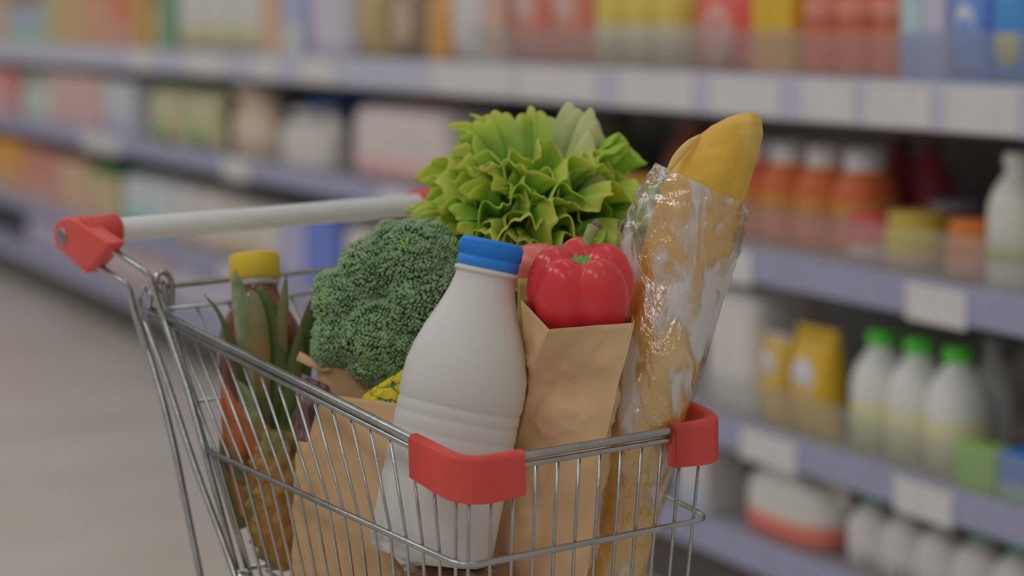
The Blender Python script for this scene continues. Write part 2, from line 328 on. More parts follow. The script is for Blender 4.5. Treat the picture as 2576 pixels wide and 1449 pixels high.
run(2, 1800, 2160, 4, 'bottle', .192, (164, 84, 44), (176, 166, 162), (164, 112, 56), ['leftmost of four orange bottles with white caps on the second shelf, half behind the baguette', 'second of four orange bottles with white caps on the second shelf', 'third of four orange bottles with white caps on the second shelf', 'rightmost of four orange bottles with white caps on the second shelf'], back=.06, opt=(.3, .5, .23, .66))
run(2, 2176, 2330, 2, 'bottle', .2, (112, 44, 46), (84, 46, 46), None, ['left of two dark red bottles at the back of the second shelf', 'right of two dark red bottles at the back of the second shelf'], back=.2)
run(2, 2104, 2186, 1, 'jar', .088, (172, 66, 66), (172, 60, 62), (158, 140, 140), 'low red jar with white label on the second shelf left of the yellow jar', opt=(.05, .42))
run(2, 2190, 2294, 1, 'jar', .1, (166, 148, 36), (150, 132, 60), (152, 130, 110), 'yellow jar on the second shelf', opt=(.02, .34))
run(2, 2296, 2390, 1, 'jar', .11, (84, 70, 82), (90, 80, 88), None, 'dim purple jar at the back of the second shelf behind the yellow jar', back=.105)
run(2, 2346, 2440, 1, 'jar', .1, (166, 98, 44), (166, 96, 40), (150, 112, 96), 'orange jar on the second shelf left of the white bottle', opt=(.02, .4))
run(2, 2448, 2660, 2, 'bottle', .215, (158, 156, 150), (156, 154, 148), (140, 148, 90), ['white bottle with lime label at the right of the second shelf', 'white bottle cut by the right edge on the second shelf'], opt=(.22, .32))
# third shelf
run(3, -90, 60, 2, 'box', .225, (170, 116, 44), (150, 120, 96), None, 'amber carton at the far left of the third shelf')
run(3, 62, 150, 2, 'box', .21, (150, 102, 88), (152, 116, 108), None, 'reddish pink carton on the third shelf right of the amber cartons')
run(3, 152, 228, 2, 'box', .2, (154, 130, 106), None, None, 'tan carton on the third shelf left of the green topped carton')
run(3, 230, 300, 1, 'box', .2, (148, 132, 104), None, (50, 96, 56), 'tan carton with dark green top on the third shelf')
run(3, 304, 430, 2, 'pack', .2, (148, 154, 156), (90, 150, 146), None, 'white pack with teal foot on the third shelf')
run(3, 432, 560, 2, 'pack', .2, (154, 150, 144), (152, 140, 126), None, 'white pack with beige foot on the third shelf above the handle')
run(3, 562, 700, 2, 'pack', .19, (156, 150, 140), (140, 128, 106), None, 'cream pack on the third shelf above the yellow cap')
run(3, 702, 770, 1, 'box', .2, (132, 130, 158), None, None, 'lavender carton on the third shelf left of the blue carton')
run(3, 772, 850, 1, 'box', .2, (80, 96, 158), None, None, 'blue carton on the third shelf under the cart handle')
run(3, 852, 960, 1, 'pack', .2, (156, 148, 136), None, None, 'cream pack on the third shelf right of the blue carton')
run(3, 962, 1080, 1, 'box', .2, (46, 80, 106), None, None, 'dark teal carton on the third shelf behind the broccoli')
run(3, 1760, 1892, 1, 'pack', .245, (160, 157, 153), None, (160, 90, 84), 'tall white pack with red tab on the third shelf beside the baguette')
run(3, 1898, 1964, 1, 'pouch', .175, (160, 132, 60), (158, 152, 148), (158, 154, 154), 'yellow packet with white disc on the third shelf beside the tall white pack', opt=.68)
run(3, 1966, 2070, 1, 'pouch', .2, (168, 132, 36), None, (158, 158, 164), 'larger yellow packet with white disc on the third shelf left of the green capped bottles', opt=.56)
run(3, 2110, 2394, 3, 'bottle', .215, (166, 164, 160), (62, 150, 46), (156, 154, 120), ['leftmost of three white bottles with green caps on the third shelf', 'middle of three white bottles with green caps on the third shelf', 'rightmost of three white bottles with green caps on the third shelf'], opt=(.04, .44), gap=.98)
run(3, 2424, 2490, 1, 'bottle', .215, (156, 154, 150), (126, 126, 120), None, 'pale bottle with grey cap behind the lime green carton on the third shelf', back=.12)
run(3, 2398, 2500, 1, 'box', .075, (104, 148, 38), None, None, 'lime green carton at the front of the third shelf right of the green capped bottles', back=-.003, opt=.046)
run(3, 2506, 2640, 1, 'box', .08, (44, 96, 158), (110, 138, 130), None, 'low blue carton at the right end of the third shelf')
run(3, 2490, 2700, 2, 'bottle', .2, (134, 128, 118), (56, 92, 56), None, ['left of two beige bottles behind the low blue carton', 'right of two beige bottles behind the low blue carton'], back=.27)
# bottom shelf
run(4, 60, 250, 3, 'pack', .15, (136, 130, 150), None, None, 'lavender pack at the far left of the bottom shelf')
run(4, 252, 420, 3, 'pack', .15, (152, 138, 138), None, None, 'pinkish pack on the bottom shelf behind the red handle end')
run(4, 422, 600, 2, 'pack', .15, (146, 142, 156), None, None, 'pale lavender pack on the bottom shelf behind the cart rail')
run(4, 602, 760, 2, 'pack', .15, (154, 140, 142), None, None, 'pinkish white pack on the bottom shelf behind the pineapple leaves')
run(4, 762, 880, 1, 'box', .15, (96, 116, 156), None, None, 'blue carton on the bottom shelf behind the broccoli')
run(4, 1700, 1780, 1, 'box', .14, (150, 148, 146), (134, 140, 150), None, 'pale carton on the bottom shelf beside the right red corner')
run(4, 1836, 2062, 1, 'jug', .16, (160, 158, 152), (160, 90, 62), (164, 92, 80), 'large white jug with orange cap and red label on the bottom shelf', opt=(.05, .32))
run(4, 2104, 2560, 5, 'bottle', .138, (160, 158, 155), (34, 112, 80), None, ['leftmost of five white bottles with dark green caps on the bottom shelf', 'second of five white bottles with dark green caps on the bottom shelf', 'third of five white bottles with dark green caps on the bottom shelf', 'fourth of five white bottles with dark green caps on the bottom shelf', 'rightmost of five white bottles with dark green caps on the bottom shelf'], back=.01, gap=.98)

# ------------------------------------------------------------------ the shopping cart (x across, near side negative; y from the front end to the handle; z up)
RZ, RR = .8264, .9113
cart = thing('shopping_cart', (0, .25, 0), 'chrome wire shopping cart with red corner guards and a white handle bar, full of groceries', 'shopping cart')
def part(name, vf, m, par=None, smooth=True):
    v, f = vf; o = link(name, mesh(v, f), m, None, smooth)
    p = par or cart; o.parent = p; o.matrix_parent_inverse = Matrix() if par else Matrix.Translation(-cart.location); return o
def rim(y, z=0, off=0):                       # a point on the near rim line, mirrored by the caller
    t = y/.4812; return np.array([-(.136+.0312*t)-off, y, RZ+(RR-RZ)*t+z])
def mir(p): return np.array([-p[0], p[1], p[2]])
A0, C0 = rim(0), rim(.4812); up = [C0, A0, mir(A0), mir(C0)]
part('top_rail', tube(fillet(up, .024, 8), .0037, 12), METAL)
dz = np.array([0, 0, -.0076]); part('lower_rail', tube(fillet([p+dz for p in up], .024, 8), .0027, 10), METAL)
a, c = np.array([-.1334, .0096, .7397]), np.array([-.1646, .3859, .7855])
mid = [c, a, mir(a), mir(c)]
ring = part('middle_rail', tube(fillet(mid, .02, 8), .0029, 10), METAL)
ab, cb = np.array([-.128, .022, .625]), np.array([-.152, .345, .672])
part('bottom_rail', tube(fillet([cb, ab, mir(ab), mir(cb)], .02, 8), .0029, 10), METAL)
u = (c-a)/np.linalg.norm(c-a); Ls = np.linalg.norm(c-a)
nside = 16
for sgn in (1, -1):
    for i in range(0 if sgn > 0 else 4, nside+1):          # the far side is open next to its front corner
        dist = (.0366+.0221*(i-1)) if i else .0155
        f = min(1, dist/Ls); p1 = a+u*dist; p0 = A0+(C0-A0)*min(.985, f*.995+.004)+dz*1.3; p2 = ab+(cb-ab)*f
        if i == 0: p0 = A0+(C0-A0)*.032+dz*1.3
        ins = np.array([.0042, 0, 0]); pts = [p0+ins*.6, p1+ins, p2+ins*.8]
        if sgn < 0: pts = [mir(p) for p in pts]
        w = part('side_wire', tube(pts, .0015, 8), METAL)
for i in range(12):
    x = .1334-.0162-.0221*i; k = x/.1334
    part('front_wire', tube([(k*.1365, .0045, RZ-.0095), (x, .0096+.0042, .7397), (k*.128, .026, .625)], .0015, 8), METAL)
# floor of the basket: one welded grid
grid = [tube([(-.128+.0135*i*1.42-.0, .024, .626), (-.150+.0158*i*1.42, .343, .671)], .0016, 6) for i in range(14)]
grid += [tube([(-.128-.024*k, .024+.32*k, .6245+.046*k), (.128+.024*k, .024+.32*k, .6245+.046*k)], .0026, 6) for k in (.1, .35, .6, .85)]
part('basket_floor', join(grid), METAL)
# rear gate with its own wires
gt, gm, gb = np.array([-.160, .481, .930]), np.array([-.158, .386, .787]), np.array([-.146, .346, .676])
gate = part('rear_gate', tube(fillet([gb, gm, gt, mir(gt), mir(gm), mir(gb)], .012, 5), .0030, 10), METAL)
part('gate_crossbar', tube([gb, mir(gb)], .0026, 8), METAL)
part('gate_crossbar', tube([gt+(gm-gt)*.72, mir(gt+(gm-gt)*.72)], .0022, 8), METAL)
part('gate_crossbar', tube([gt+(gm-gt)*.14, mir(gt+(gm-gt)*.14)], .0022, 8), METAL)
for i in range(1, 9):
    k = 1-2*i/9; q = np.array([k, 1, 1]); part('gate_wire', tube([(gt+(gm-gt)*.14)*q, gm*q, gb*q], .0014, 6), METAL)
# handle arms, rear legs, hinge hooks, both sides
def both(name, pts, r, m, rad=.012, sides=10):
    for sgn in (1, -1):
        q = [np.array(p) if sgn > 0 else mir(np.array(p)) for p in pts]; part(name, tube(fillet(q, rad, 5), r, sides), m)
X_ = lambda L: [un_x(*q) for q in L]
both('handle_arm', X_([(222, 655, -.207), (245, 668, -.206), (322, 716, -.192), (340, 790, -.181), (370, 880, -.174), (376, 892, -.173), (412, 1015, -.172), (439, 1127, -.172), (504, 1449, -.173)])+[np.array([-.178, .33, .30])], .0035, METAL, .008)
both('handle_arm', X_([(255, 612, -.207), (282, 628, -.205), (375, 688, -.188), (408, 791, -.1685), (472, 980, -.1665)])+[np.array([-.1655, .3862, .787]), np.array([-.156, .349, .675])], .0033, METAL, .01)
hk = [un_x(*q, -.172) for q in [(374, 775), (378, 742), (365, 727), (351, 748), (354, 785), (374, 835), (416, 948), (493, 1181), (591, 1449)]]
hk += [np.array([-.172, .30, .62])]
both('basket_strut', spline(hk, 5), .0033, METAL, .002)
lp = [un_y(*q, .476) for q in [(392, 730), (391, 704), (400, 688), (413, 685), (426, 698), (432, 722), (432, 760), (430, 786)]]
lp2 = [un_y(*q, .472) for q in [(402, 706), (412, 716), (417, 742), (419, 782)]]
both('hinge_hook', spline(lp, 5), .0031, METAL, .002); both('hinge_hook', spline(lp2, 5), .0028, METAL, .002)
# handle bar and its red ends
HY, HZ = .5256, .9838
part('handle_bar', lathe([(0, .0112), (.002, .0116), (.385, .0116), (.387, .0112)], 32, (-.1935, HY, HZ), (.19, HY, HZ)), mat((172, 172, 166), .35, .35, 0, .02, 10))
def prism(poly, x0, x1, bev):
    bm = bmesh.new(); vs = [bm.verts.new((x0, p[0], p[1])) for p in poly]; f = bm.faces.new(vs); r = bmesh.ops.extrude_face_region(bm, geom=[f])
    for v in r['geom']:
        if isinstance(v, bmesh.types.BMVert): v.co.x = x1
    bmesh.ops.recalc_face_normals(bm, faces=bm.faces[:]); bmesh.ops.bevel(bm, geom=bm.edges[:], offset=bev, segments=4, affect='EDGES', profile=.5)
    bm.verts.index_update(); V = [np.array(v.co) for v in bm.verts]; Fc = [tuple(v.index for v in q.verts) for q in bm.faces]; bm.free(); return V, Fc
face = [un_x(x, y, -.216) for x, y in [(134, 592), (139, 562), (152, 549), (172, 545), (200, 560), (277, 613), (243, 655), (214, 689), (141, 624)]]
poly = [(p[1], p[2]) for p in face]
for sgn in (1, -1):
    X0, X1 = sorted((-.2165*sgn, -.1975*sgn))
    v1, f1 = prism(poly, X0, X1, .0035)
    v2, f2 = lathe([(0, .0145), (.002, .0162), (.034, .0162), (.036, .0145)], 32, (-.2125*sgn, HY, HZ), (0, HY, HZ))
    cap = part('handle_end', join([(v1, f1), (v2, f2)]), RED)
    bx = un_x(157, 595, -.2165)
    part('bolt', lathe([(0, .0088), (.0012, .0088), (.0022, .0072)], 20, (-.2160*sgn, bx[1], bx[2]), (-.3*sgn, bx[1], bx[2])), METALD, cap)
# red guards on the two front corners
def guard(sgn):
    A = np.array([-.136, 0, 0.])
    pl = [np.array([-.1405-.0005, .066, 0]), np.array([-.1375, -.0015, 0]), np.array([-.081, -.0015, 0])]
    path = []
    for p in fillet(pl, .026, 10): path.append(p+np.array([0, 0, RZ+.0849*max(0, p[1])/.4812]))
    V = []; n = len(path); prof = []
    hw, top, bot, r = .0066, .0062, -.0335, .005
    for cx, cz, a0 in ((hw-r, top-r, 0), (-hw+r, top-r, 90), (-hw+.002, bot+.002, 180), (hw-.002, bot+.002, 270)):
        rr = r if cz > 0 else .002
        for k in range(6): t = math.radians(a0+18*k); prof.append((cx+rr*math.cos(t), cz+rr*math.sin(t)))
    m_ = len(prof)
    for i, p in enumerate(path):
        T = path[min(n-1, i+1)]-path[max(0, i-1)]; T = T/np.linalg.norm(T); o = np.array([T[1], -T[0], 0]); o /= np.linalg.norm(o)
        e = 1 if 0 < i < n-1 else .94
        for a_, b_ in prof: q = p-o*a_*e+np.array([0, 0, b_*e]); V.append(q if sgn > 0 else mir(q))
    Fc = grid_faces(m_, n, True); Fc.append(tuple(range(m_))); Fc.append(tuple((n-1)*m_+i for i in range(m_))[::-1])
    part('corner_guard', (V, Fc), RED)
guard(1); guard(-1)
# legs, undercarriage and wheels
for sgn in (1, -1):
    q = lambda *P: [np.array([sgn*p[0], p[1], p[2]]) for p in P]
    part('leg_tube', tube(fillet(q((-.15, .345, .672), (-.178, .33, .30), (-.182, .44, .13), (-.182, .47, .115)), .03, 6), .008, 12), METAL)
    part('chassis_tube', tube(fillet(q((-.182, .47, .115), (-.178, .30, .12), (-.135, -.02, .125), (-.115, -.035, .125)), .03, 6), .008, 12), METAL)
    part('basket_strut', tube(q((-.128, .05, .626), (-.178, .33, .30)), .006, 10), METAL)
    for y, x in ((.455, -.182), (-.01, -.138)):
        f = part('caster_fork', box(sgn*x-.014, sgn*x+.014, y-.012, y+.012, .06, .122, .003), METALD, None, False)
        part('wheel', lathe([(0, .030), (.003, .040), (.015, .040), (.018, .030)], 28, (sgn*x-.009, y, .0405), (sgn*x+1, y, .0405)), DARKRUB, f)
part('chassis_tube', tube([(-.182, .46, .115), (.182, .46, .115)], .007, 10), METAL); part('chassis_tube', tube([(-.14, -.01, .126), (.14, -.01, .126)], .007, 10), METAL)

# ------------------------------------------------------------------ groceries
def tpart(name, vf, m, par, smooth=True):
    v, f = vf; o = link(name, mesh(v, f), m, None, smooth); o.parent = par
    o.matrix_parent_inverse = Matrix.Translation(-par.location) if par.type == 'EMPTY' else Matrix(); return o

# white milk bottle, leaning
b0 = un(1079, 1400, 1.990); b1 = un(1240, 604, 1.985); ax = (b1-b0)/np.linalg.norm(b1-b0); LEN = np.linalg.norm(b1-b0); px = 1.985/F
milk = thing('milk_bottle', b0, 'white plastic milk bottle with blue screw cap, leaning behind the near red corner', 'bottle')
prof = [(0, 132), (2, 142), (10, 152), (22, 157), (60, 158), (180, 158), (196, 157.5), (200, 156), (205, 157.5), (262, 157), (268, 155), (275, 157), (310, 156.5), (317, 154), (325, 156.5), (352, 156), (358, 153.5), (364, 156), (384, 156), (390, 153), (394, 155), (402, 158), (440, 158), (480, 155), (530, 143), (580, 125), (620, 107), (650, 95), (680, 84), (705, 78), (718, 75.5), (725, 76), (727, 82), (736, 82), (738, 75), (760, 74)]
tot = 812.; sc = LEN/tot
MILK = mat((153, 151, 148), .42, .3, 0, .012, 8, 0, 80, 0, None, 8, (.45, .6), False, .15)
tpart('body', lathe([(t*sc, r*px) for t, r in prof], 64, b0, b1), MILK, milk)
v, f = lathe([(741*sc, 77*px), (744*sc, 79*px), (762*sc, 79*px), (764*sc, 77.5*px), (767*sc, 79*px), (800*sc, 79*px), (808*sc, 77*px), (812*sc, 72*px), (812.5*sc, 40*px)], 144, b0, b1)
for i in range(5*144, 6*144):                                    # knurled skirt of the cap
    pass
BLUE = mat((30, 98, 168), .4, .3, 0, .04, 60)
capo = tpart('cap', (v, f), BLUE, milk)
ribs = []
h = np.cross(ax, [0, 0, 1.]); h /= np.linalg.norm(h); w_ = np.cross(ax, h)
for k in range(72):
    t = 2*math.pi*k/72; d = math.cos(t)*h+math.sin(t)*w_; p = b0+d*(79.2*px); ribs.append(tube([p+ax*768*sc, p+ax*803*sc], .0006, 5))
tpart('knurling', join(ribs), BLUE, capo)

# dark loaf under the bottle
lo = un(1105, 1440, 1.96); lo = np.array([-.074, .112, .647])
loaf = thing('rye_loaf', lo, 'dark brown crusty loaf lying under the white milk bottle', 'bread')
v, f = box(-.042, .042, -.036, .036, 0, .060, .014)
bmv = np.array(v); rot = math.radians(-20)
def subd(v, f, cuts=4):
    bm = bmesh.new(); me = mesh(v, f); bm.from_mesh(me); bmesh.ops.subdivide_edges(bm, edges=bm.edges[:], cuts=cuts, use_grid_fill=True); bm.verts.index_update()
    V = [np.array(x.co) for x in bm.verts]; Fc = [tuple(x.index for x in q.verts) for q in bm.faces]; bm.free(); bpy.data.meshes.remove(me); return V, Fc
v, f = subd(v, f); P = np.array(v); P += (vnoise(P, 60, 3)*.0022)[:, None]*(P/np.linalg.norm(P, axis=1)[:, None]); 
R2 = np.array([[math.cos(rot), -math.sin(rot), 0], [math.sin(rot), math.cos(rot), 0], [0, 0, 1]])
tpart('crust', (P@R2.T+lo, f), mat((96, 72, 58), .7, .2, 0, .3, 40, .8, 90, 0, (140, 118, 104), 45, (.5, .62)), loaf)

# broccoli: a domed crown of buds on a stem
bc = un(985, 760, 2.10); bro = thing('broccoli', bc, 'green head of broccoli lying on the paper bags behind the milk bottle', 'broccoli')
bpx = 2.10/F
lob = [(1035, 655, 98, 0), (945, 690, 92, .0), (878, 762, 88, .005), (866, 846, 76, 0), (955, 840, 100, -.012), (1070, 770, 110, -.006), (940, 905, 62, -.014), (1010, 890, 70, -.02), (1110, 650, 60, .0), (985, 605, 50, 0), (1080, 610, 54, .004), (838, 728, 48, .004), (832, 876, 48, 0), (900, 660, 44, .004), (1146, 690, 42, -.012)]
LC = np.array([un(x, y, 2.10+dz_+ .010) for x, y, r, dz_ in lob]); LR = np.array([r*bpx for x, y, r, d in lob])
core = []
for cc, rr in zip(LC, LR):
    bm = bmesh.new(); bmesh.ops.create_icosphere(bm, subdivisions=3, radius=rr*.925); V = [np.array(q.co)+cc for q in bm.verts]; bm.verts.index_update(); core.append((V, [tuple(q.index for q in p.verts) for p in bm.faces])); bm.free()
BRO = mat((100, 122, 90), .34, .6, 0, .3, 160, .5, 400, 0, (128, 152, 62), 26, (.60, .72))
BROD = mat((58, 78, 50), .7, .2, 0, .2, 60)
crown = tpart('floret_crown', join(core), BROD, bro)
bm = bmesh.new(); bmesh.ops.create_icosphere(bm, subdivisions=1, radius=1); BV = np.array([q.co[:] for q in bm.verts]); bm.verts.index_update(); BF = [tuple(q.index for q in p.verts) for p in bm.faces]; bm.free()
cnt = []; nrm = []
for k, (cc, rr) in enumerate(zip(LC, LR)):
    n = int(rr*rr*4*math.pi/(.0030**2)); d = RNG.normal(size=(n*2, 3)); d /= np.linalg.norm(d, axis=1)[:, None]
    i = np.arange(n)+.5; ph = np.arccos(1-2*i/n); th = math.pi*(1+5**.5)*i; d = np.stack([np.cos(th)*np.sin(ph), np.sin(th)*np.sin(ph), np.cos(ph)], 1); d += RNG.normal(size=d.shape)*.016; d /= np.linalg.norm(d, axis=1)[:, None]
    bumpy = 1+.05*vnoise(d*rr+cc, 150, 5)
    p = cc+d*(rr*bumpy)[:, None]; keep = np.ones(n, bool)
    for j, (c2_, r2) in enumerate(zip(LC, LR)):
        if j != k: keep &= np.linalg.norm(p-c2_, axis=1) > r2*.955
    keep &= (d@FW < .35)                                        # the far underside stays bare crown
    cnt.append(p[keep]); nrm.append(d[keep])
cnt = np.concatenate(cnt); nrm = np.concatenate(nrm); nb = len(cnt); sz = RNG.uniform(.0013, .0020, nb)*(1+.25*vnoise(cnt, 90, 8))
V = np.empty((nb, len(BV), 3)); tilt = RNG.normal(size=(nb, 3))*.5
axv = nrm+tilt*.8; axv /= np.linalg.norm(axv, axis=1)[:, None]
along = (BV[None]@axv[:, :, None])
V = cnt[:, None, :]+sz[:, None, None]*(BV[None]+axv[:, None, :]*along*.55)
fb = np.array(BF); FF = (fb[None]+(np.arange(nb)*len(BV))[:, None, None]).reshape(-1, 3)
me = bpy.data.meshes.new('buds'); me.from_pydata(V.reshape(-1, 3).tolist(), [], FF.tolist()); me.update()
bud = link('buds', me, BRO); bud.parent = bro; bud.matrix_parent_inverse = Matrix.Translation(-bro.location); bud['kind'] = 'stuff'
tpart('stem', tube(spline([un(985, 860, 2.15), un(1000, 960, 2.17), un(1010, 1050, 2.18)], 6), .018, 16), mat((120, 140, 96), .5, .3, 0, .1, 30), bro)

# lettuce: ruffled leaves round a short stump
lb = un(1337, 830, 2.20); let = thing('lettuce', lb, 'frilly light green lettuce standing in the far side of the cart by the baguette', 'lettuce')
def lettuce_mat(c, edge, tr_):
    m = leaf_mat(c, tuple(int(v*.8) for v in c), 24, tr_, .5, (.42, .66)).copy(); nt = m.node_tree; N = nt.nodes; L = nt.links; b = N['Principled BSDF']; src = b.inputs['Base Color'].links[0].from_socket
    at = N.new('ShaderNodeAttribute'); at.attribute_name = 'margin'; mx = N.new('ShaderNodeMix'); mx.data_type = 'RGBA'; L.new(at.outputs['Fac'], mx.inputs['Factor']); L.new(src, mx.inputs['A']); mx.inputs['B'].default_value = alb(edge)
    for n in N:
        if n.type == 'BSDF_TRANSLUCENT': L.new(mx.outputs['Result'], n.inputs[0])
    L.new(mx.outputs['Result'], b.inputs['Base Color']); return m
LEAF = [lettuce_mat((100, 156, 58), (164, 198, 80), .4), lettuce_mat((126, 170, 74), (162, 192, 94), .45), lettuce_mat((80, 134, 56), (148, 190, 72), .35), lettuce_mat((160, 178, 116), (182, 194, 130), .45)]
tpart('stump', lathe([(0, .014), (.004, .018), (.05, .024), (.07, .015)], 20, lb, lb+np.array([0, 0, 1.])), mat((140, 148, 110), .5), let)
def lettuce_leaf(azim, tilt, L, wid, seed, m, lift=0.0, amp=.015):
    """a ruffled fan from the stump; azim 0 faces the camera, +90 degrees the picture's right; tilt from upright"""
    r_ = np.random.default_rng(seed); nu, nv = 150, 40
    e_r = -FW*np.array([1, 1, 0]); e_r /= np.linalg.norm(e_r); e_s = np.array([-e_r[1], e_r[0], 0])
    o = math.cos(azim)*e_r+math.sin(azim)*e_s; sdir = -math.sin(azim)*e_r+math.cos(azim)*e_s; z = np.array([0, 0, 1.])
    ph = r_.uniform(0, 6.28, 6); n1, n2, n3 = r_.uniform(6, 8), r_.uniform(15, 19), r_.uniform(34, 44); th_m = math.radians(wid)
    V = []; A = []
    for j in range(nv):
        v = j/(nv-1)
        for i in range(nu):
            q = -1+2*i/(nu-1); th = q*th_m
            scal = .09*abs(math.sin(n2*q*.5+ph[1]))**.55+.035*abs(math.sin(n3*q*.5+ph[4]))**.6
            R = L*(.74+.26*math.cos(q*1.45))*(.9+scal*min(1, v*1.6))
            rr = v*R; g = v**3
            ruff = amp*(.5*v*v*math.sin(n1*q+ph[2])+g*(.62*math.sin(n2*q+ph[3])+.30*math.sin(n3*q+ph[4])))+.003*v*math.sin(11*v+ph[5])*(1-abs(q))
            bend = tilt*(.25+.75*v)+.3*tilt*v*v
            s_ = rr*math.sin(th)*(1-.12*g); up_ = rr*math.cos(th)
            cup = -.42*s_*s_/(L*.9)*(1-.3*v); roll = .022*v**5
            out = up_*math.sin(bend)+(ruff+cup)*math.cos(bend)+roll+.006; hgt = up_*math.cos(bend)-(ruff+cup)*math.sin(bend)*.8-.6*roll*v**4+.004*g*math.sin(n2*q+ph[5])
            along = s_+amp*.25*g*math.sin(n2*q+ph[3]+1.57)
            V.append(lb+o*out+sdir*along+z*(hgt+lift)); A.append(min(1, max(0, (v-.62)/.38))**1.6*.9+.5*max(0, 1-abs(q)*14)*(1-v))
    ob = tpart('leaf', (V, grid_faces(nu, nv)), m, let); at = ob.data.attributes.new('margin', 'FLOAT', 'POINT'); at.data.foreach_set('value', A); add_solid(ob, .0008); return ob
D = math.radians
for k, (az, tl, L_, wd, mi) in enumerate([(185, .06, .225, 32, 1), (120, .12, .224, 27, 3), (255, .10, .222, 30, 0), (20, .10, .195, 34, 1), (70, .26, .205, 32, 2), (310, .20, .19, 32, 0), (165, .30, .21, 34, 1),
        (272, .30, .185, 30, 0), (300, .33, .16, 32, 2), (335, .30, .17, 38, 0), (10, .36, .176, 42, 2), (45, .42, .184, 42, 0), (85, .50, .186, 38, 2), (100, .64, .176, 36, 0),
        (262, .42, .160, 32, 1), (318, .48, .125, 36, 2), (350, .50, .142, 42, 1), (25, .56, .148, 42, 2), (60, .76, .164, 42, 0), (80, .90, .156, 36, 3), (5, .68, .118, 42, 0), (205, .46, .19, 34, 2), (140, .5, .186, 34, 0),
        (340, .22, .19, 36, 1), (40, .24, .19, 36, 0), (290, .14, .205, 30, 2), (60, .58, .172, 40, 1), (330, .42, .15, 36, 0), (0, .48, .162, 42, 0)]):
    lettuce_leaf(D(az), tl, L_, wd, 500+k, LEAF[mi], 0)

# red bell pepper
pc = un(1464, 740, 1.985); ppx = 1.985/F
pep = thing('bell_pepper', pc, 'glossy red bell pepper with green stalk in the top of a paper bag', 'bell pepper')
pc = un(1463, 742, 1.979); ua = UP*.88+RT*(-.02)-FW*.47; ua /= np.linalg.norm(ua); ux = RT-ua*(RT@ua); ux /= np.linalg.norm(ux); uy = np.cross(ua, ux)   # uy points away from the camera
nu, nv = 128, 64; V = []; lobes = [(-2.25, 1.0), (-.93, 1.04), (.42, .97), (1.62, .95), (2.85, .98)]
for j in range(nv):
    a_ = math.pi*j/(nv-1)
    for i in range(nu):
        ph = 2*math.pi*i/nu; d = np.array([math.sin(a_)*math.cos(ph), math.sin(a_)*math.sin(ph), math.cos(a_)]); tot_ = 0
        for c_, g_ in lobes:
            lc = np.array([.0228*math.cos(c_), .0228*math.sin(c_), 0])*g_; E = np.array([.0268, .0268, .045 if d[2] > 0 else .052])
            dd = d/E; ll = lc/E; A_ = dd@dd; B_ = dd@ll; C_ = ll@ll-1; r_ = (B_+math.sqrt(max(0, B_*B_-A_*C_)))/A_; tot_ += r_**44
        r_ = (tot_/1.2)**(1/44)
        r_ *= 1-.10*math.exp(-(a_/.42)**2)-.24*max(0, -d[2])**1.3
        V.append(pc+(ux*d[0]+uy*d[1]+ua*d[2])*r_)
PEP = mat((160, 40, 46), .22, .45, 0, .05, 20, 0, 80, 0, (154, 54, 50), 14, (.5, .75))
f = grid_faces(nu, nv, True); o = tpart('body', (V, f), PEP, pep); add_sub(o, 1)
st = pc+ua*.0315
cal = []
for j in range(7):
    r_ = j/6*41*ppx
    for i in range(60):
        t = 2*math.pi*i/60; rr = r_*(1+.20*math.cos(5*t+.6)*j/6); cal.append(st+ua*((2+5*(j/6)**2+4*math.sin(9*t)*j/6)*ppx)+(ux*math.cos(t)+uy*math.sin(t))*rr)
oc = tpart('calyx', (cal, grid_faces(60, 7, True)), mat((88, 116, 58), .45, .3, 0, .15, 200, .3, 300), pep); add_solid(oc, .002, -1)
sp = spline([un(1466, 690, 1.979), un(1472, 640, 1.978), un(1480, 600, 1.978), un(1494, 570, 1.98)], 6); tp = [1.25-.35*math.sin(math.pi*min(1, i/(len(sp)-1)*.9)) for i in range(len(sp))]
so = tpart('stem', tube(sp, 15*ppx, 16, False, tp), mat((104, 116, 66), .5, .3, 0, .12, 60, .4, 200), pep)
tpart('cut_end', tube([un(1494, 571, 1.98), un(1501, 564, 1.981), un(1505, 572, 1.977)], 13*ppx, 14, False, [1.1, 1.15, .8]), mat((92, 78, 70), .7), so)

# image-aligned lofts for the leaning goods: rings of (left px, right px, y px, depth, half depth, tilt)
def loft(rings, nseg=48, e=2.0, sub=1, skew=0.0):
    V = []; R = np.array(rings, float); n = len(R); m_ = (n-1)*sub+1
    xs = np.linspace(0, n-1, m_); RR = np.stack([np.interp(xs, np.arange(n), R[:, k]) for k in range(R.shape[1])], 1)
    for l, r, y, d, hd, tl in RR:
        for cx, cy in sup(nseg, 1, 1, e): V.append(un((l+r)/2+(r-l)/2*cx, y+tl*cx, d+hd*cy+skew*cx))
    return V, grid_faces(nseg, m_, True), m_
# baguette
br = [(1452, 1612, 1480, 2.035, .026, -6), (1462, 1622, 1449, 2.035, .027, -8), (1512, 1673, 1250, 2.024, .027, -12), (1530, 1712, 1100, 2.0, .027, -14), (1566, 1772, 900, 2.014, .036, -16), (1592, 1828, 700, 2.032, .04, -16), (1634, 1868, 540, 2.032, .041, -14), (1668, 1893, 450, 2.03, .040, -12), (1704, 1910, 392, 2.028, .037, -10), (1742, 1920, 345, 2.027, .032, -8), (1790, 1917, 310, 2.026, .024, -6), (1832, 1904, 291, 2.025, .014, -4), (1862, 1890, 284, 2.025, .005, -2)]
bg = thing('baguette', un(1540, 1449, 2.035), 'golden baguette standing upright in the front of the cart in a clear wrapper', 'baguette')
v, f, m_ = loft(br, 64, 2.0, 5); P = np.array(v); P = P+(vnoise(P, 55, 11)*.0010)[:, None]*np.array(-FW); f = f+[tuple(range(64))[::-1], tuple((m_-1)*64+i for i in range(64))]
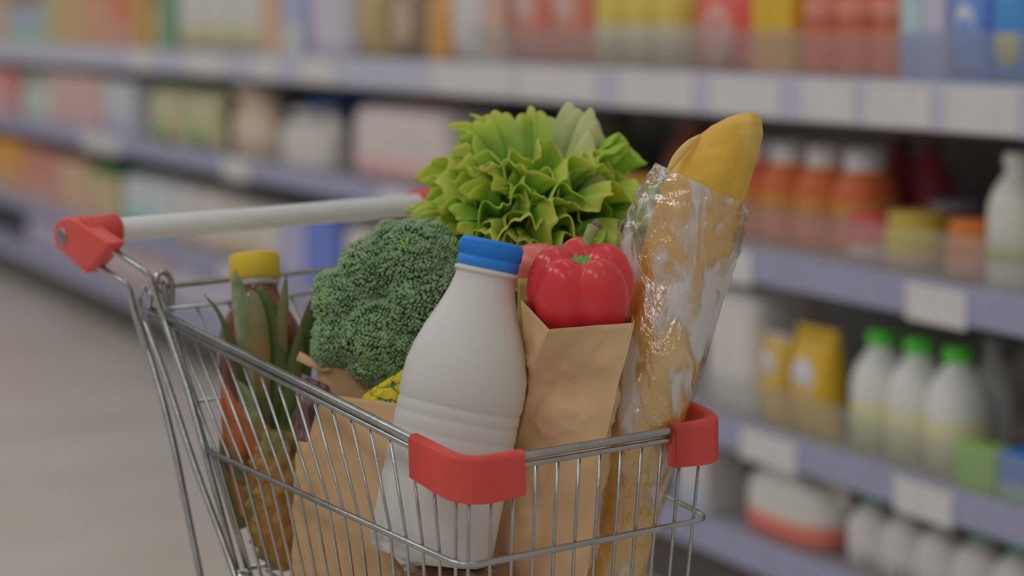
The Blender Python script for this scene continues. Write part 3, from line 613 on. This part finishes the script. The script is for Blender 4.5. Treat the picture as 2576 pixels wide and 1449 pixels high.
CRUST = mat((168, 130, 52), .55, .3, 0, .10, 45, .55, 110, 0, (176, 146, 88), 16, (.50, .72)); o = tpart('crust', (P, f), CRUST, bg)
sl = [un(1676, 440, 1.998), un(1700, 400, 1.999), un(1732, 364, 2.003), un(1760, 340, 2.01)]
tpart('slash', tube(spline(sl, 6), .0034, 10, False, [.3+.9*math.sin(math.pi*i/18) for i in range(19)]), mat((172, 142, 84), .6, .2, 0, .12, 90, .6, 150), bg)
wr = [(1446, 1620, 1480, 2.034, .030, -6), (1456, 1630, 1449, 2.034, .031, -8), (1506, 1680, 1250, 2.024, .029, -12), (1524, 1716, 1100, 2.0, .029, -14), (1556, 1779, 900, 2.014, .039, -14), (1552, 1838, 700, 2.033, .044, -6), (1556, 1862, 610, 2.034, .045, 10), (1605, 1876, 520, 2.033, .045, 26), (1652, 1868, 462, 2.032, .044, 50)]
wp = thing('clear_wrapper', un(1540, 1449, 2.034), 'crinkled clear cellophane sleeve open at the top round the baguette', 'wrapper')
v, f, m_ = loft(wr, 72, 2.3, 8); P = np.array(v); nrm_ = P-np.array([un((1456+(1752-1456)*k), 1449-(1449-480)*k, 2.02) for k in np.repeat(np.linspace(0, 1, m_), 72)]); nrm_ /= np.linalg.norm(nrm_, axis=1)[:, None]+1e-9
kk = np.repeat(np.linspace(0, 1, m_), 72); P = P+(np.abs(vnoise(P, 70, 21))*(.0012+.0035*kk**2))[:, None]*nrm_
fm = clear_mat((.98, .97, .95), .24, .18, .9, 45, .85, 30, (.49, .61)); nt = fm.node_tree; N = nt.nodes; L = nt.links          # white glare painted into the film in noise patches, stronger towards its open mouth
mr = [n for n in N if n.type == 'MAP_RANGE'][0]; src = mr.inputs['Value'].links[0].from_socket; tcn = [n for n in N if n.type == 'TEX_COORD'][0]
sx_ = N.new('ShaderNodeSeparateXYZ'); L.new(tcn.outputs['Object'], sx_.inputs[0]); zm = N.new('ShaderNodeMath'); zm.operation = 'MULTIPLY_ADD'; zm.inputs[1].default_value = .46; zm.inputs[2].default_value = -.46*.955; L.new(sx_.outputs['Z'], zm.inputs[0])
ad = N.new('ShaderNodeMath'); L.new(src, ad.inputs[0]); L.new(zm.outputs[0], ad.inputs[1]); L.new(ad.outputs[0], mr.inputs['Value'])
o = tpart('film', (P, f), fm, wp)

# brown paper bags: thin creased shells
PAPERB = mat((158, 133, 104), .75, .15, 0, .06, 30, .35, 28, 0, (150, 124, 92), 6, (.4, .65))
def paper_bag(name_label, rings, nseg, e, seed, amp, notch=None, fold=None, skew=0.0):
    base = un((rings[0][0]+rings[0][1])/2, rings[0][2], rings[0][3]); t = thing('paper_bag', base, name_label, 'paper bag')
    v, f, m_ = loft(rings, nseg, e, 7, skew); P = np.array(v); ctr = P.reshape(m_, nseg, 3).mean(1).repeat(nseg, 0); n_ = P-ctr; n_ /= np.linalg.norm(n_, axis=1)[:, None]
    crease = np.abs(vnoise(P, 32, seed))-.35+.35*np.abs(vnoise(P, 75, seed+1)); P = P+(crease*amp)[:, None]*n_
    if notch: P = notch(P.reshape(m_, nseg, 3)).reshape(-1, 3)
    if fold is None: f = f+[tuple(range(nseg))[::-1]]
    o = tpart('paper', (P, f), PAPERB, t); o.data.set_sharp_from_angle(angle=math.radians(30)); add_solid(o, .0005); return t
def dip(amount, fun):
    def g(G):
        m_, n, _ = G.shape
        for j in range(m_):
            k = max(0, (j/(m_-1)-.6)/.4)
            for i in range(n): G[j, i] += np.array([0, 0, 1.])*(-amount*k*fun(2*math.pi*i/n))
        return G
    return g
bag = thing('paper_bag', un(1335, 1449, 1.985), 'brown paper bag holding the red bell pepper', 'paper bag')
rows = np.linspace(0, 1, 60); kt = [0, .08, .35, .52, .66, .8, .90, 1]
Fp = [(1205, 1500), (1218, 1449), (1262, 1250), (1298, 1120), (1314, 1060), (1334, 960), (1350, 900), (1381, 829)]
Lp = [(1190, 1500), (1207, 1449), (1250, 1250), (1281, 1120), (1292, 1060), (1308, 960), (1318, 880), (1311, 755)]
Rp = [(1460, 1500), (1476, 1449), (1504, 1250), (1526, 1100), (1540, 1040), (1556, 960), (1577, 895), (1596, 812)]
V = []; ne = 22
for t in rows:
    g = lambda T: (np.interp(t, kt, [p[0] for p in T]), np.interp(t, kt, [p[1] for p in T]))
    (fx, fy), (lx, ly), (rx, ry) = g(Fp), g(Lp), g(Rp); top = max(0, (t-.8)/.2)
    fd = float(np.interp(t, [0, .5, .8, .92, 1], [2.032, 2.022, 1.985, 1.948, 1.927])); cs = [un(lx, ly, fd+.034), un(fx, fy, fd), un(rx, ry, 1.955-.015*t-.012*top), un(rx-6, ry-22*top, 1.992+.03*max(0, t-.6)), un(lx+30, ly-4*top, 2.04)]
    for a_ in range(5):
        for k in range(ne): q = k/ne; V.append(cs[a_]*(1-q)+cs[(a_+1) % 5]*q)
P = np.array(V); nn_ = 5*ne; G = P.reshape(60, nn_, 3); ctr = G.mean(1, keepdims=True); n_ = G-ctr; n_ /= np.linalg.norm(n_, axis=2, keepdims=True)
kk = np.minimum(1, np.arange(60)/8)*np.minimum(1, (59-np.arange(60))/10+.25)
edge = np.minimum(1, .15+np.minimum(np.arange(nn_) % ne, ne-np.arange(nn_) % ne)/6)
cre = (np.abs(vnoise(P*np.array([1, 1, .8])+3, 20, 31))*.0085-np.abs(vnoise(P, 40, 33))*.0040-.003).reshape(60, nn_)
belly = np.sin(np.pi*(np.arange(nn_) % ne)/ne)[None]*.004*np.sin(np.pi*np.linspace(0, 1, 60))[:, None]
G = G+((cre*kk[:, None]*edge[None]+belly)[:, :, None])*n_
ff = grid_faces(nn_, 60, True)+[tuple(range(nn_))[::-1]]
o = tpart('paper', (G.reshape(-1, 3), ff), PAPERB, bag); o.data.set_sharp_from_angle(angle=math.radians(34)); add_solid(o, .0005)
# the bag under the broccoli and the lower bag with the yellow packet
paper_bag('brown paper bag directly under the broccoli with its left flap turned out', [(850, 1010, 1380, 2.135, .028, 20), (846, 1010, 1180, 2.135, .028, 22), (822, 1000, 1060, 2.135, .030, 26), (802, 985, 985, 2.135, .030, 28), (800, 965, 932, 2.135, .030, 24)], 56, 4.5, 41, .0015)
flap = [un(748, 905, 2.085), un(758, 884, 2.085), un(800, 912, 2.078), un(832, 930, 2.072), un(828, 938, 2.07), un(806, 930, 2.075), un(770, 918, 2.083)]
fb_ = thing('paper_bag_flap', flap[0], 'torn strip of brown paper sticking out left of the broccoli', 'paper strip')
o = tpart('paper', ([un(745, 906, 2.122), un(755, 884, 2.122), un(797, 907, 2.112), un(836, 930, 2.098), un(812, 934, 2.100), un(778, 922, 2.112)], [(0, 1, 2, 5), (5, 2, 3, 4)]), PAPERB, fb_); add_solid(o, .0008)
def bdip(G):
    m_, n, _ = G.shape
    for j in range(m_):
        k = max(0, (j/(m_-1)-.45)/.55)
        for i in range(n):
            x = math.cos(2*math.pi*i/n); tri = max(0, min(1, (-.15-x)/.5)); G[j, i] += np.array([0, 0, -1.])*k*(.046*tri)
    return G
paper_bag('brown paper bag against the near side wires, holding the yellow packet', [(738, 1020, 1468, 2.064, .017, 4), (738, 1018, 1440, 2.062, .018, 4), (738, 980, 1380, 2.060, .018, 4), (738, 977, 1300, 2.056, .019, 2), (740, 990, 1180, 2.05, .019, 0), (742, 1004, 1080, 2.046, .019, 8), (750, 1014, 1000, 2.044, .020, 16)], 80, 5, 51, .0024, bdip, skew=-.026)
yp = un(960, 985, 2.055); ypk = thing('snack_packet', yp, 'crumpled yellow packet with dark green markings between broccoli and milk bottle', 'packet')
v, f, m_ = loft([(880, 1000, 1100, 2.034, .010, -6), (890, 1006, 1040, 2.034, .012, -16), (904, 1022, 985, 2.038, .013, -30), (912, 1040, 962, 2.043, .012, -36), (922, 1044, 948, 2.046, .004, -38)], 56, 2.6, 6); P = np.array(v); P = P+(vnoise(P, 95, 61)*.0026)[:, None]*(-FW)
ym = mat((156, 140, 18), .4, .35, 0, .05, 30, .4, 60).copy(); nt = ym.node_tree; N = nt.nodes; L = nt.links; b = N['Principled BSDF']; src = b.inputs['Base Color'].links[0].from_socket
tc = N.new('ShaderNodeTexCoord'); wv = N.new('ShaderNodeTexNoise'); wv.inputs['Scale'].default_value = 34; wv.inputs['Detail'].default_value = 1.5; wv.inputs['Distortion'].default_value = 1.6; L.new(tc.outputs['Object'], wv.inputs['Vector'])
ma = N.new('ShaderNodeMath'); ma.operation = 'SUBTRACT'; ma.inputs[1].default_value = .5; L.new(wv.outputs['Fac'], ma.inputs[0]); ab_ = N.new('ShaderNodeMath'); ab_.operation = 'ABSOLUTE'; L.new(ma.outputs[0], ab_.inputs[0])
mr = N.new('ShaderNodeMapRange'); mr.inputs['From Min'].default_value = .022; mr.inputs['From Max'].default_value = .034; L.new(ab_.outputs[0], mr.inputs['Value'])
mx = N.new('ShaderNodeMix'); mx.data_type = 'RGBA'; mx.inputs['A'].default_value = alb((40, 84, 36)); L.new(src, mx.inputs['B']); L.new(mr.outputs[0], mx.inputs['Factor']); L.new(mx.outputs['Result'], b.inputs['Base Color'])
tpart('foil', (P, f+[tuple(range(56))[::-1], tuple((m_-1)*56+i for i in range(56))]), ym, ypk)
# purple foil pouch between pineapple and bags
fp = thing('foil_pouch', un(790, 1080, 2.07), 'shiny dark purple foil pouch between the pineapple crown and the paper bag', 'pouch')
v, f, m_ = loft([(752, 850, 1180, 2.087, .008, 6), (744, 848, 1120, 2.086, .012, 8), (744, 842, 1040, 2.085, .013, 10), (752, 834, 985, 2.088, .011, 14), (760, 828, 955, 2.09, .003, 16)], 48, 2.4, 6); P = np.array(v); P = P+(vnoise(P*np.array([1, 1, .6]), 110, 71)*.0036)[:, None]*(-FW)
tpart('foil', (P, f+[tuple(range(48))[::-1], tuple((m_-1)*48+i for i in range(48))]), mat((92, 70, 70), .18, .6, .25, .15, 40, .5, 60), fp)
# tomato and yellow carton behind the pepper
tm = thing('tomato', un(1352, 720, 2.052), 'pale red tomato behind the blue bottle cap, left of the bell pepper', 'tomato')
c_ = un(1352, 680, 2.052); tpart('skin', lathe([(-.0245+.049*(1-math.cos(math.pi*i/24))/2*1.0, .0265*math.sin(math.pi*i/24)**.8+.0004) for i in range(25)], 36, c_, c_+UP), mat((162, 86, 76), .3, .4, 0, .05, 20), tm)
yc = thing('yellow_carton', un(1318, 760, 2.04), 'small pale yellow carton squeezed between milk bottle and pepper bag', 'carton')
v, f, m_ = loft([(1298, 1350, 940, 2.03, .008, 0), (1300, 1352, 860, 2.03, .008, 0), (1303, 1352, 740, 2.03, .008, 0), (1303, 1352, 700, 2.03, .008, 0)], 32, 6, 2)
tpart('card', (v, f+[tuple(range(32))[::-1], tuple((m_-1)*32+i for i in range(32))]), mat((160, 146, 80), .5, .3, 0, .2, 60, 0, 80, 0, (164, 160, 130), 50, (.5, .6)), yc)

# brown bottle with yellow cap
ob0 = un(676, 1140, 2.192); ob1 = un(637, 622, 2.222); opx = 2.2/F
oil = thing('oil_bottle', ob0, 'brown bottle with a yellow cap at the rear of the cart behind the pineapple', 'bottle')
OIL = mat((84, 48, 34), .08, .6, 0, .15, 25); L_ = np.linalg.norm(ob1-ob0)
pf = [(0, 96), (4, 104), (14, 110), (120, 111), (250, 111), (290, 108), (320, 99), (345, 86), (375, 68), (400, 58), (418, 54), (436, 53), (440, 58)]
tpart('body', lathe([(t*opx, r*opx) for t, r in pf], 48, ob0, ob1), OIL, oil)
tpart('neck_band', lathe([(422*opx, 55*opx), (424*opx, 59*opx), (440*opx, 59*opx), (442*opx, 55*opx)], 40, ob0, ob1), mat((136, 128, 124), .3, .4), oil)
tpart('cap', lathe([(440*opx, 62*opx), (442*opx, 65*opx), (500*opx, 64*opx), (505*opx, 62*opx), (506*opx, 40*opx)], 48, ob0, ob1), mat((178, 140, 42), .4, .3, 0, .03, 30), oil)

# pineapple
pf0 = np.array([-.115, .325, .676]); pine = thing('pineapple', pf0, 'pineapple with long dull green crown standing in the rear near corner of the cart', 'pineapple')
PH, PR = .130, .036; V = []; nu, nv = 120, 80
for j in range(nv):
    t = j/(nv-1); rad = PR*(math.sin(math.pi*(.06+.88*t))**.5)*(1-.10*t)
    for i in range(nu):
        th = 2*math.pi*i/nu; a_ = 9*th/2+t*16; b_ = 9*th/2-t*16
        e = (abs(math.sin(a_))*abs(math.sin(b_)))**.6; rr = rad*(.90+.13*e); tip = .0035*max(0, (e-.86)/.14)
        V.append(pf0+(rr+tip)*(1.06*math.cos(th)*np.array([.87, -.49, 0])+.9*math.sin(th)*np.array([.49, .87, 0]))+np.array([0, 0, PH*t]))
FR = mat((122, 90, 42), .45, .4, 0, .25, 60, .4, 120, 0, (84, 82, 44), 30, (.45, .62))
tpart('fruit', (V, grid_faces(nu, nv, True)+[tuple(range(nu))[::-1], tuple((nv-1)*nu+i for i in range(nu))]), FR, pine)
GL = [leaf_mat((112, 118, 90), (84, 92, 62), 45, .12, .45), leaf_mat((74, 84, 40), (58, 72, 38), 20, .15, .45), leaf_mat((150, 84, 50), (122, 76, 46), 26, .15, .45), leaf_mat((90, 92, 60), (106, 86, 52), 20, .12, .45)]
def blade(pts, wpx, m, fold=.35, depth=2.1, twist=0):
    """long pineapple leaf along points (px, py, depth), width in px at its widest, base first"""
    Pp = spline([un(*p) for p in pts], 8); n = len(Pp); V = []
    for k, p in enumerate(Pp):
        t = k/(n-1); w = wpx*depth/F*.5*(min(1, .72+.9*t) if t < .4 else 1.0)*(1-max(0, (t-.35)/.65)**1.9)+.0002
        T = Pp[min(n-1, k+1)]-Pp[max(0, k-1)]; T = T/np.linalg.norm(T); vd = p-CAM; vd /= np.linalg.norm(vd); s_ = np.cross(T, vd); s_ /= np.linalg.norm(s_); nn = np.cross(s_, T)
        ca, sa = math.cos(twist), math.sin(twist); s2 = s_*ca+nn*sa; n2 = nn*ca-s_*sa
        for q in (-1, -.5, 0, .5, 1): V.append(p+s2*w*q+n2*w*fold*q*q)
    o = tpart('leaf', (V, grid_faces(5, n)), m, pine); add_solid(o, .0014); add_sub(o, 1); return o
B = 2.14
blade([(650, 1140, B), (640, 1000, B-.01), (622, 850, B-.015), (600, 730, B-.012), (589, 676, B-.002)], 62, GL[0])
blade([(662, 1140, B), (655, 960, B-.012), (650, 830, B-.016), (640, 755, B-.01), (628, 728, B)], 56, GL[3])
blade([(670, 1120, B), (700, 960, B), (680, 800, B+.005), (660, 745, B+.004), (640, 715, B+.006)], 52, GL[1])
blade([(680, 1140, B), (702, 980, B+.004), (706, 850, B+.004), (714, 760, B+.005), (720, 688, B+.006)], 40, GL[3])
blade([(690, 1150, B), (742, 1010, B+.005), (764, 880, B+.01), (786, 780, B+.004), (809, 704, B+.006)], 58, GL[1])
blade([(700, 1150, B), (728, 1020, B), (742, 920, B+.002), (756, 850, B+.006), (764, 805, B+.01)], 46, GL[1])
blade([(640, 1130, B), (615, 980, B-.012), (585, 880, B-.02), (552, 790, B-.018), (512, 739, B-.01)], 17, GL[1], .1)
blade([(650, 1150, B), (640, 1060, B-.02), (614, 990, B-.02), (590, 950, B-.02)], 46, GL[0])
blade([(640, 1160, B-.01), (612, 1090, B-.02), (580, 1010, B-.02), (552, 940, B-.02)], 36, GL[2])
blade([(668, 1190, B-.02), (650, 1130, B-.02), (622, 1070, B-.02), (598, 1010, B-.02)], 56, GL[2])
blade([(622, 1180, B-.01), (600, 1130, B-.02), (586, 1070, B-.02), (575, 1010, B-.02)], 40, GL[2])
blade([(690, 1170, B-.01), (668, 1110, B-.02), (652, 1075, B-.02), (638, 1058, B-.02)], 56, GL[3])
blade([(700, 1180, B-.01), (706, 1120, B-.02), (716, 1090, B-.02), (700, 1070, B-.02)], 50, GL[1])
blade([(710, 1160, B), (735, 1090, B-.01), (756, 1040, B-.012), (775, 1010, B-.01)], 40, GL[3])
blade([(700, 1190, B-.02), (735, 1130, B-.022), (748, 1080, B-.024), (756, 1040, B-.02)], 34, GL[2])
blade([(668, 1150, B), (672, 1000, B+.006), (668, 900, B+.004), (676, 840, B+.003)], 50, GL[1])
blade([(640, 1210, B-.02), (612, 1190, B-.02), (592, 1150, B-.02), (580, 1110, B-.02)], 44, GL[3])
blade([(700, 1210, B-.02), (720, 1195, B-.02), (730, 1180, B-.02), (742, 1178, B-.02)], 34, GL[2])
blade([(618, 1300, B-.012), (592, 1180, B-.012), (572, 1080, B-.012), (556, 985, B-.01)], 44, GL[2], .35, 2.1, .3)
blade([(612, 1330, B-.010), (584, 1240, B-.010), (566, 1170, B-.010), (552, 1090, B-.008)], 34, GL[3], .35, 2.1, -.3)
